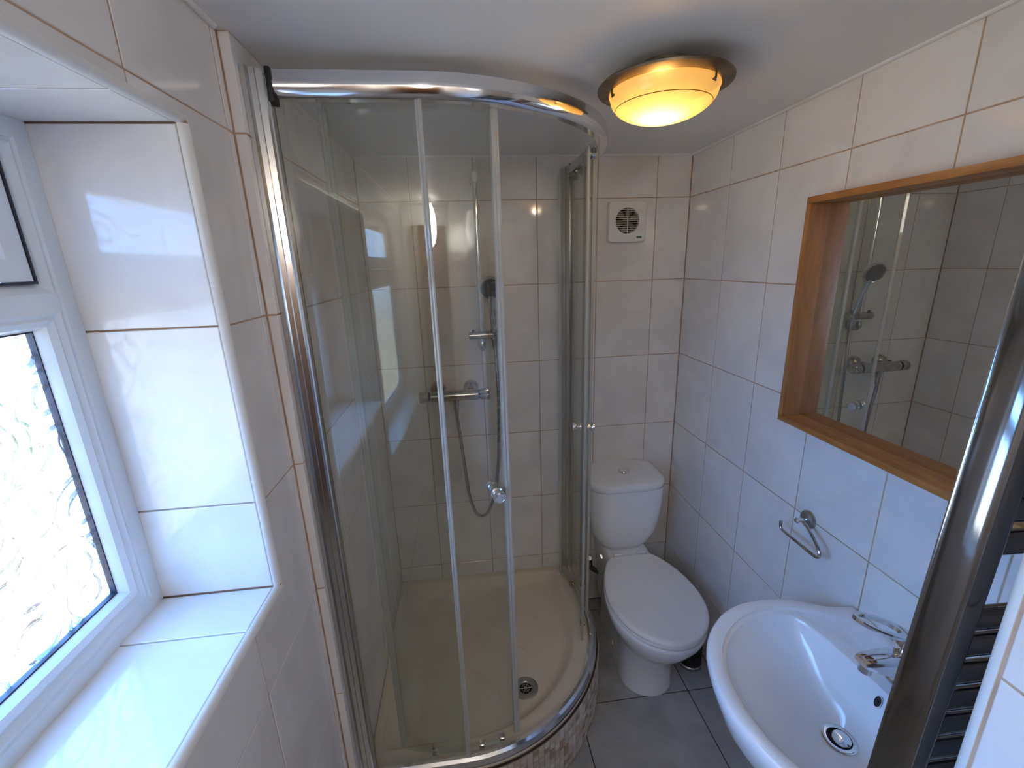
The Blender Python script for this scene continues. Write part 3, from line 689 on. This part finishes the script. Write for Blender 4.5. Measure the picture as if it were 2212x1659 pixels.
pan.loft([rr3(TX-.085, TX+.085, -.30, -.03, .03, .10), rr3(TX-.088, TX+.088, -.30, -.012, .03, .30), rr3(TX-.100, TX+.100, -.262, -.004, .025, .395), rr3(TX-.098, TX+.098, -.258, -.004, .02, .424), rr3(TX-.092, TX+.092, -.25, -.008, .02, .428)])
pan.build('pan', T_['ceramic'], to, ang=60)
MB().loft([sym(scalep(lidp,.985), .4055), sym(scalep(lidp,1.0), .409), sym(scalep(lidp,1.0), .417), sym(scalep(lidp,.985), .420)]).build('seat', T_['seatp'], to, ang=50)
MB().loft([sym(scalep(lidp,.99), .421), sym(scalep(lidp,1.006), .424), sym(scalep(lidp,1.006), .433), sym(scalep(lidp,.985), .4385), sym(scalep(lidp,.93), .4395), sym(scalep(lidp,.90), .4385), sym(scalep(lidp,.5), .4395)]).build('lid', T_['seatp'], to, ang=50)
for s in (-1, 1): MB().cyl((TX+s*.055-.018, -.236, .434), (TX+s*.055+.018, -.236, .434), .008, n=16, bev=.001).build('hinge', T_['seatp'], to)
cc = TX-.004
ci = [rr3(cc-.085, cc+.085, -.185, -.012, [.05,.05,.02,.02], .4285), rr3(cc-.097, cc+.097, -.196, -.010, [.055,.055,.02,.02], .434), rr3(cc-.128, cc+.128, -.212, -.008, [.06,.06,.02,.02], .470),
      rr3(cc-.148, cc+.148, -.224, -.006, [.06,.06,.02,.02], .520), rr3(cc-.158, cc+.158, -.232, -.005, [.06,.06,.02,.02], .580), rr3(cc-.164, cc+.164, -.238, -.005, [.06,.06,.02,.02], .66), rr3(cc-.167, cc+.167, -.241, -.005, [.06,.06,.02,.02], .745)]
MB().loft(ci).build('cistern', T_['ceramic'], to, ang=60)
def lidring(e, z): return rr3(cc-.172+e, cc+.172-e, -.250+e, -.002, [.085,.085,.060,.060], z)
MB().loft([lidring(.004,.7465), lidring(0,.750), lidring(0,.772), lidring(.004,.779), lidring(.016,.7835), lidring(.05,.785)]).build('cistern_lid', T_['ceramic'], to, ang=60)
MB().lathe([(.027,.7845),(.027,.788),(.023,.790),(.0215,.788),(.021,.7875),(.019,.7915),(.001,.792)], Matrix.Translation((cc+.006,-.125,0)), 32).build('flush_button', T_['chrome'], to)
for s in (-1, 1): MB().cyl((TX+s*.0985, -.33, .055), (TX+s*.1035, -.33, .056), .009, n=16, bev=.001).build('screw_cap', T_['ceramic'], to)
# stop valve behind
vv = thing('stop_valve', 'tarnished stop valve and inlet pipe on the wall behind the toilet', 'valve', (-.41, 0, .24))
MB().cyl((-.408,0,.252),(-.408,-.030,.252), .011, n=16).cyl((-.408,-.022,.262),(-.408,-.040,.215), .012, n=16, bev=.002).cyl((-.408,-.035,.225),(-.385,-.045,.208), .012, n=16, bev=.002).build('valve_body', T_['brass'], vv)
MB().tube(catmull([(-.388,-.045,.210),(-.384,-.052,.209),(-.381,-.062,.212),(-.380,-.072,.218)], 6), .0085, 12).build('pipe', T_['brass'], vv)
MB().cyl((-.412,-.016,.262),(-.412,-.034,.275), .013, n=12, bev=.002).build('valve_tap', T_['chrome_rough'], vv)
# toilet brush
br = thing('toilet_brush', 'chrome based toilet brush tucked behind the toilet by the right wall', 'toilet brush', (-.075, -.43, 0))
bm_ = Matrix.Translation((-.075,-.43,0))
MB().lathe([(.048,.0),(.050,.004),(.050,.016),(.047,.020)], bm_, 36).build('base_ring', T_['chrome_rough'], br)
MB().lathe([(.046,.0205),(.046,.11),(.040,.118),(.008,.120)], bm_, 36).build('holder', T_['black'], br)
MB().lathe([(.006,.119),(.006,.34),(.010,.345),(.010,.395),(.007,.400)], bm_, 18).build('brush_handle', T_['steel'], br)

# ------------------------------------------------------------------ mirror
mi = thing('wall_mirror', 'square mirror in a deep orange-brown wooden box frame on the right wall', 'mirror', (0, -1.04, 1.24))
my0, my1, mz0, mz1, md, mt = -.740, -1.352, 1.241, 1.846, .068, .016
MB().box(-md, -.001, my1, my0, mz0, mz0+mt, .0012).build('frame_side', T_['wood'], mi)
MB().box(-md, -.001, my1, my0, mz1-mt, mz1, .0012).build('frame_side', T_['wood'], mi)
MB().box(-md, -.001, my0-mt, my0, mz0+mt+.0003, mz1-mt-.0003, .0012).build('frame_side', T_['woodv'], mi)
MB().box(-md, -.001, my1, my1+mt, mz0+mt+.0003, mz1-mt-.0003, .0012).build('frame_side', T_['woodv'], mi)
MB().loft([[(-.001,my1+mt,z),(-.001,my0-mt,z),(-.0125,my0-mt,z),(-.0045,my1+mt,z)] for z in (mz0+mt, mz1-mt)]).build('mirror_glass', T_['mirror'], mi, smooth=False)

# ------------------------------------------------------------------ toilet roll holder
rh = thing('toilet_roll_holder', 'empty chrome toilet roll holder on the right wall under the mirror', 'toilet roll holder', (0, -.835, .96))
c0 = Vector((-.0003,-.836,.960))
MB().lathe([(.026,0),(.027,.004),(.024,.010),(.015,.014),(.013,.013)], Matrix.Translation(c0) @ Matrix.Rotation(-PI/2, 4, 'Y'), 32).build('wall_rose', T_['steel'], rh)
MB().tube([c0+Vector((-.010,0,0)), c0+Vector((-.030,0,0)), c0+Vector((-.040,0,0)), c0+Vector((-.044,0,0))], [.0085,.0065,.0085,.005], 18).build('post', T_['chrome'], rh)
wp = catmull([(-.020,-.842,.955),(-.026,-.866,.950),(-.034,-.900,.938),(-.040,-.926,.922),(-.041,-.930,.908),(-.042,-.922,.901),(-.043,-.905,.900),(-.044,-.85,.901),(-.045,-.81,.902),(-.045,-.792,.904),(-.045,-.786,.912),(-.045,-.785,.926)], 6)
MB().tube(wp, .0046, 10).build('roll_bar', T_['chrome_rough'], rh)

# ------------------------------------------------------------------ basin
YC = -1.222
ba = thing('washbasin', 'white D-shaped pedestal washbasin under the mirror with a single tap hole', 'sink', (-.2, YC, 0))
out_h = [(0,.212),(-.035,.214),(-.075,.222),(-.11,.240),(-.147,.256),(-.19,.264),(-.235,.265),(-.29,.258),(-.345,.236),(-.40,.195),(-.44,.145),(-.465,.085),(-.477,.03),(-.479,0)]
inn_h = [(-.030,0),(-.031,.06),(-.034,.100),(-.045,.150),(-.070,.168),(-.10,.190),(-.135,.214),(-.18,.229),(-.235,.231),(-.29,.221),(-.335,.200),(-.385,.162),(-.42,.115),(-.441,.065),(-.449,0)]
bow_h = [(-.128,0),(-.132,.05),(-.138,.10),(-.148,.155),(-.163,.195),(-.185,.212),(-.235,.220),(-.288,.211),(-.330,.192),(-.378,.155),(-.411,.110),(-.431,.062),(-.438,0)]
def closed(h, wall=False):
    a = [(x, s) for x, s in h]; 
    P = [(p.x, p.y) for p in catmull([(x, s, 0) for x, s in a], 8)]
    if wall: P = [(0.0, 0.0)] + P
    return P + [(x, -s) for x, s in reversed(P[1:-1])]
BC = (-.235, 0)
def castring(poly, n=112):
    out = []
    for k in range(n):
        a = 2*PI*k/n; dx, dy = math.cos(a), math.sin(a); best = None
        for i in range(len(poly)):
            (x1, y1), (x2, y2) = poly[i], poly[(i+1) % len(poly)]
            ex, ey = x2-x1, y2-y1; den = dx*ey-dy*ex
            if abs(den) < 1e-12: continue
            t = ((x1-BC[0])*ey-(y1-BC[1])*ex)/den; u = ((x1-BC[0])*dy-(y1-BC[1])*dx)/den
            if t > 0 and -1e-6 <= u <= 1+1e-6 and (best is None or t > best): best = t
        out.append((BC[0]+dx*best, BC[1]+dy*best))
    return out
O_ = castring(closed(out_h, True)); I_ = castring(closed(inn_h)); B_ = castring(closed(bow_h))
DX, DY = -.205, 0
def mixr(A, B, t): return [(a[0]+(b[0]-a[0])*t, a[1]+(b[1]-a[1])*t) for a, b in zip(A, B)]
def toc(A, f, c=BC): return [(min(c[0]+(a[0]-c[0])*f, -.001), c[1]+(a[1]-c[1])*f) for a in A]
Dn = [(DX+.030*math.cos(2*PI*k/112), DY+.030*math.sin(2*PI*k/112)) for k in range(112)]
def R3(A, z): return [(x, YC+y, z) for x, y in A]
ZR = .820; cl = lambda A: [(min(a[0], -.0012), a[1]) for a in A]
bz = [(.02,.800),(.07,.785),(.15,.768),(.27,.751),(.41,.734),(.57,.717),(.73,.702),(.88,.689),(1.0,.6775)]
bowl_r = [R3(mixr(B_, Dn, t), z-.008*max(0, .5-abs(t-.5))) for t, z in bz]
rings = [R3(toc(O_,.45), .60), R3(toc(O_,.62), .635), R3(toc(O_,.80), .685), R3(toc(O_,.92), .735), R3(toc(O_,.975), .775), R3(cl(O_), .795), R3(cl(O_), .808), R3(toc(O_,.990), .8165), R3(toc(mixr(O_,I_,.22),1), ZR), R3(mixr(O_,I_,.75), ZR-.0005),
         R3(I_, ZR-.0025), R3(mixr(I_,B_,.08), ZR-.009), R3(mixr(I_,B_,.55), ZR-.0105), R3(mixr(I_,B_,.93), ZR-.0115), R3(B_, ZR-.0135)] + bowl_r
MB().loft(rings, True, False).build('bowl', T_['ceramic'], ba, ang=55)
pd = lambda hw, x0, x1, z, r: [(x, YC+y, z) for x, y in rrect(x0, x1, -hw, hw, [r, .01, .01, r], 10)]
MB().loft([pd(.105,-.255,-.002,.0,.09), pd(.100,-.25,-.002,.02,.09), pd(.08,-.215,-.002,.15,.075), pd(.078,-.21,-.002,.45,.07), pd(.10,-.25,-.002,.64,.09)]).build('pedestal', T_['ceramic'], ba, ang=60)
wm = Matrix.Translation((DX, YC, .6785))
MB().lathe([(.034,.0005),(.034,.003),(.030,.0042),(.024,.003),(.022,-.002),(.021,-.01)], wm, 36, False, False).build('waste_flange', T_['chrome'], ba)
MB().lathe([(.0225,-.010),(.0225,-.003)], wm, 28).build('waste_hollow', T_['dark'], ba)
MB().lathe([(.016,-.002),(.0185,.004),(.0175,.0065),(.001,.0080)], wm @ Matrix.Translation((.003,-.002,0)) @ Matrix.Rotation(.10, 4, 'X'), 28).build('plug', T_['chrome'], ba)
on = Vector((-.95,0,.30)).normalized(); q = on.to_track_quat('Z','Y').to_matrix().to_4x4(); q.translation = Vector((-.1365, YC-.004, .779))
MB().lathe([(.0085,-.004),(.0085,.0015)], q @ Matrix.Diagonal((.75,1.45,1,1)), 24).build('overflow_hole', T_['dark'], ba)
MB().lathe([(.0085,.0008),(.0098,.0014),(.0105,.0002)], q @ Matrix.Diagonal((.78,1.42,1,1)), 24, False, False).build('overflow_ring', T_['ceramic'], ba)
# tap
tp = thing('basin_tap', 'chrome mixer tap with open loop lever on the washbasin', 'tap', (-.078, YC, ZR-.0105))
TB = Vector((-.074, YC+.009, ZR-.0100))
MB().lathe([(.029,0),(.029,.004),(.0255,.008),(.0245,.030),(.0245,.055),(.0265,.064),(.0265,.090),(.0225,.106),(.014,.116),(.001,.119)], Matrix.Translation(TB), 36).build('tap_body', T_['chrome'], tp)
def sring(x, zc, hw, hh): return [(TB.x+x, TB.y+hw*math.copysign(abs(math.cos(t))**.7, math.cos(t)), TB.z+zc+hh*math.copysign(abs(math.sin(t))**.7, math.sin(t))) for t in [2*PI*k/24 for k in range(24)]]
MB().loft([sring(-.010,.050,.0245,.031), sring(-.034,.055,.0235,.028), sring(-.060,.060,.0225,.023), sring(-.085,.065,.0205,.0165), sring(-.103,.068,.0185,.0105), sring(-.110,.069,.015,.006)]).build('spout', T_['chrome'], tp, ang=45)
MB().cyl((TB.x-.094,TB.y,TB.z+.060),(TB.x-.097,TB.y,TB.z+.042), .0125, n=22, bev=.001).build('aerator', T_['chrome_rough'], tp)
tilt = Matrix.Translation(TB+Vector((.004,0,.115))) @ Matrix.Rotation(-.35, 4, 'Z') @ Matrix.Rotation(.27, 4, 'Y')
def lev(x, y, z): return tilt @ Vector((x, y, z))
LO = [(-.058+.062*math.cos(2*PI*k/64), .0255*math.sin(2*PI*k/64)*(1.0 if math.cos(2*PI*k/64) < 0 else 1-.25*math.cos(2*PI*k/64))) for k in range(64)]
LI = [(-.070+.042*math.cos(2*PI*k/64), .0165*math.sin(2*PI*k/64)) for k in range(64)]
MB().loft([[lev(x,y,-.0045) for x,y in LI],[lev(x,y,-.0045) for x,y in LO],[lev(x-.0015*0,y*1.06,0) for x,y in LO],[lev(x,y,.0045) for x,y in LO],[lev(x,y,.0045) for x,y in LI],[lev(x,y,-.0045) for x,y in LI]], False, False).build('lever', T_['chrome'], tp, ang=50)

# ------------------------------------------------------------------ towel radiator
ra = thing('towel_radiator', 'tall chrome ladder towel radiator beside the doorway, seen end-on', 'radiator', (-.407, -1.482, .90))
RT = Matrix.Translation((-.41,-1.48,1.3)) @ Matrix.Rotation(math.radians(2.6), 4, 'Y') @ Matrix.Translation((.41,1.48,-1.3))
def post(x, flip=1):
    pr = [(-.0185,.004),(-.017,-.012),(-.011,-.021),(0,-.0245),(.011,-.021),(.017,-.012),(.0185,.004),(.0185,.018),(.0165,.0205),(-.0165,.0205),(-.0185,.018)]
    pr = catmull([(a,b,0) for a,b in pr], 3, True)
    return MB().loft([[RT @ Vector((x+p.x*s, -1.4825+p.y*s, z)) for p in pr] for z, s in ((.885,.8),(.89,1),(1.735,1),(1.74,.8))])
post(-.4075).build('post', T_['radchrome'], ra, ang=40)
post(-.035).build('post', T_['radchrome'], ra, ang=40)
for zs in ([.925,.968,1.012,1.055,1.099,1.143,1.187,1.231,1.272], [1.380,1.424,1.468,1.512], [1.62,1.664,1.708]):
    for z in zs:
        MB().loft([[RT @ Vector((x, -1.474+.011*math.cos(t), z-.008+.0165*math.sin(t))) for t in [2*PI*k/16 for k in range(16)]] for x in (-.395,-.30,-.22,-.14,-.045)], False, False).build('rung', T_['radchrome'], ra)
for x in (-.36, -.08):
    for z in (.99, 1.66):
        p = RT @ Vector((x, -1.474, z)); MB().cyl((p.x, p.y-.006, p.z), (p.x, YF, p.z), .009, n=14).build('wall_bracket', T_['radchrome'], ra)

# ------------------------------------------------------------------ ceiling lamp
LX, LY = -.497, -.800
la = thing('ceiling_lamp', 'round flush ceiling lamp, lit amber glass bowl in a dull metal rim', 'lamp', (LX, LY, H))
lm = Matrix.Translation((LX, LY, 0))
MB().lathe([(.060,H-.0005),(.060,2.078),(.120,2.0765),(.139,2.076),(.1435,2.072),(.143,2.068),(.128,2.064),(.112,2.063),(.112,2.074),(.02,2.074)], lm, 64, True, True).build('rim', T_['bronze'], la, ang=30)
bulb = (LX-.012, LY-.012, 2.004)
gm = lampglass(*bulb)
pf = [(.1145,2.0665),(.1170,2.062),(.1175,2.059),(.1150,2.056)]+[(.1150*math.cos(t)**.93, 2.056-.056*math.sin(t)) for t in [PI/2*k/14 for k in range(1, 15)]]
pf[-1] = (.0005, 2.000)
MB().lathe(pf, lm, 64, False, False).build('glass_bowl', gm, la, ang=50)
MB().lathe([(.1035,2.0308),(.1040,2.0302),(.1032,2.0292),(.1026,2.0298)], lm, 64, False, False).build('etched_line', mat('amber_line', (.35,.10,.02), .4), la)
for a in (-1.0, 1.09, 3.19):
    c = Vector((LX+.119*math.cos(a), LY+.119*math.sin(a), 2.064)); 
    MB().tube([c, c+Vector((0,0,-.010)), c+Vector((-.004*math.cos(a),-.004*math.sin(a),-.015))], [.0022,.0022,.0052], 12).build('clip_screw', T_['brass'], la)

bl = bpy.data.lights.new('bulb', 'POINT'); bl.energy = .8; bl.color = (1, .84, .64); bl.shadow_soft_size = .022
bo = bpy.data.objects.new('bulb', bl); COL.objects.link(bo); bo.location = bulb; bo.parent = la; bo.matrix_parent_inverse = Matrix.Translation(-wl(la))
# unseen lamp added in the passage behind the doorway as fill light
HL = (-.95, -2.75)
hl = thing('passage_fill_lamp', 'plain round ceiling lamp added as fill light in the passage behind the doorway, unseen', 'lamp', (HL[0], HL[1], H))
MB().lathe([(.06,H-.0005),(.06,H-.03),(.05,H-.034)], Matrix.Translation((HL[0], HL[1], 0)), 32).build('base', T_['pvc'], hl)
hb_ = MB().lathe([(.05,H-.034)]+[(.130*math.sin(t), H-.155+.130*math.cos(t)) for t in [.395+(PI-.40)*k/14 for k in range(15)]], Matrix.Translation((HL[0], HL[1], 0)), 32).build('globe', mat('lit_globe', (.8,.7,.5), .4, emit=(1,.95,.88), estr=6), hl)
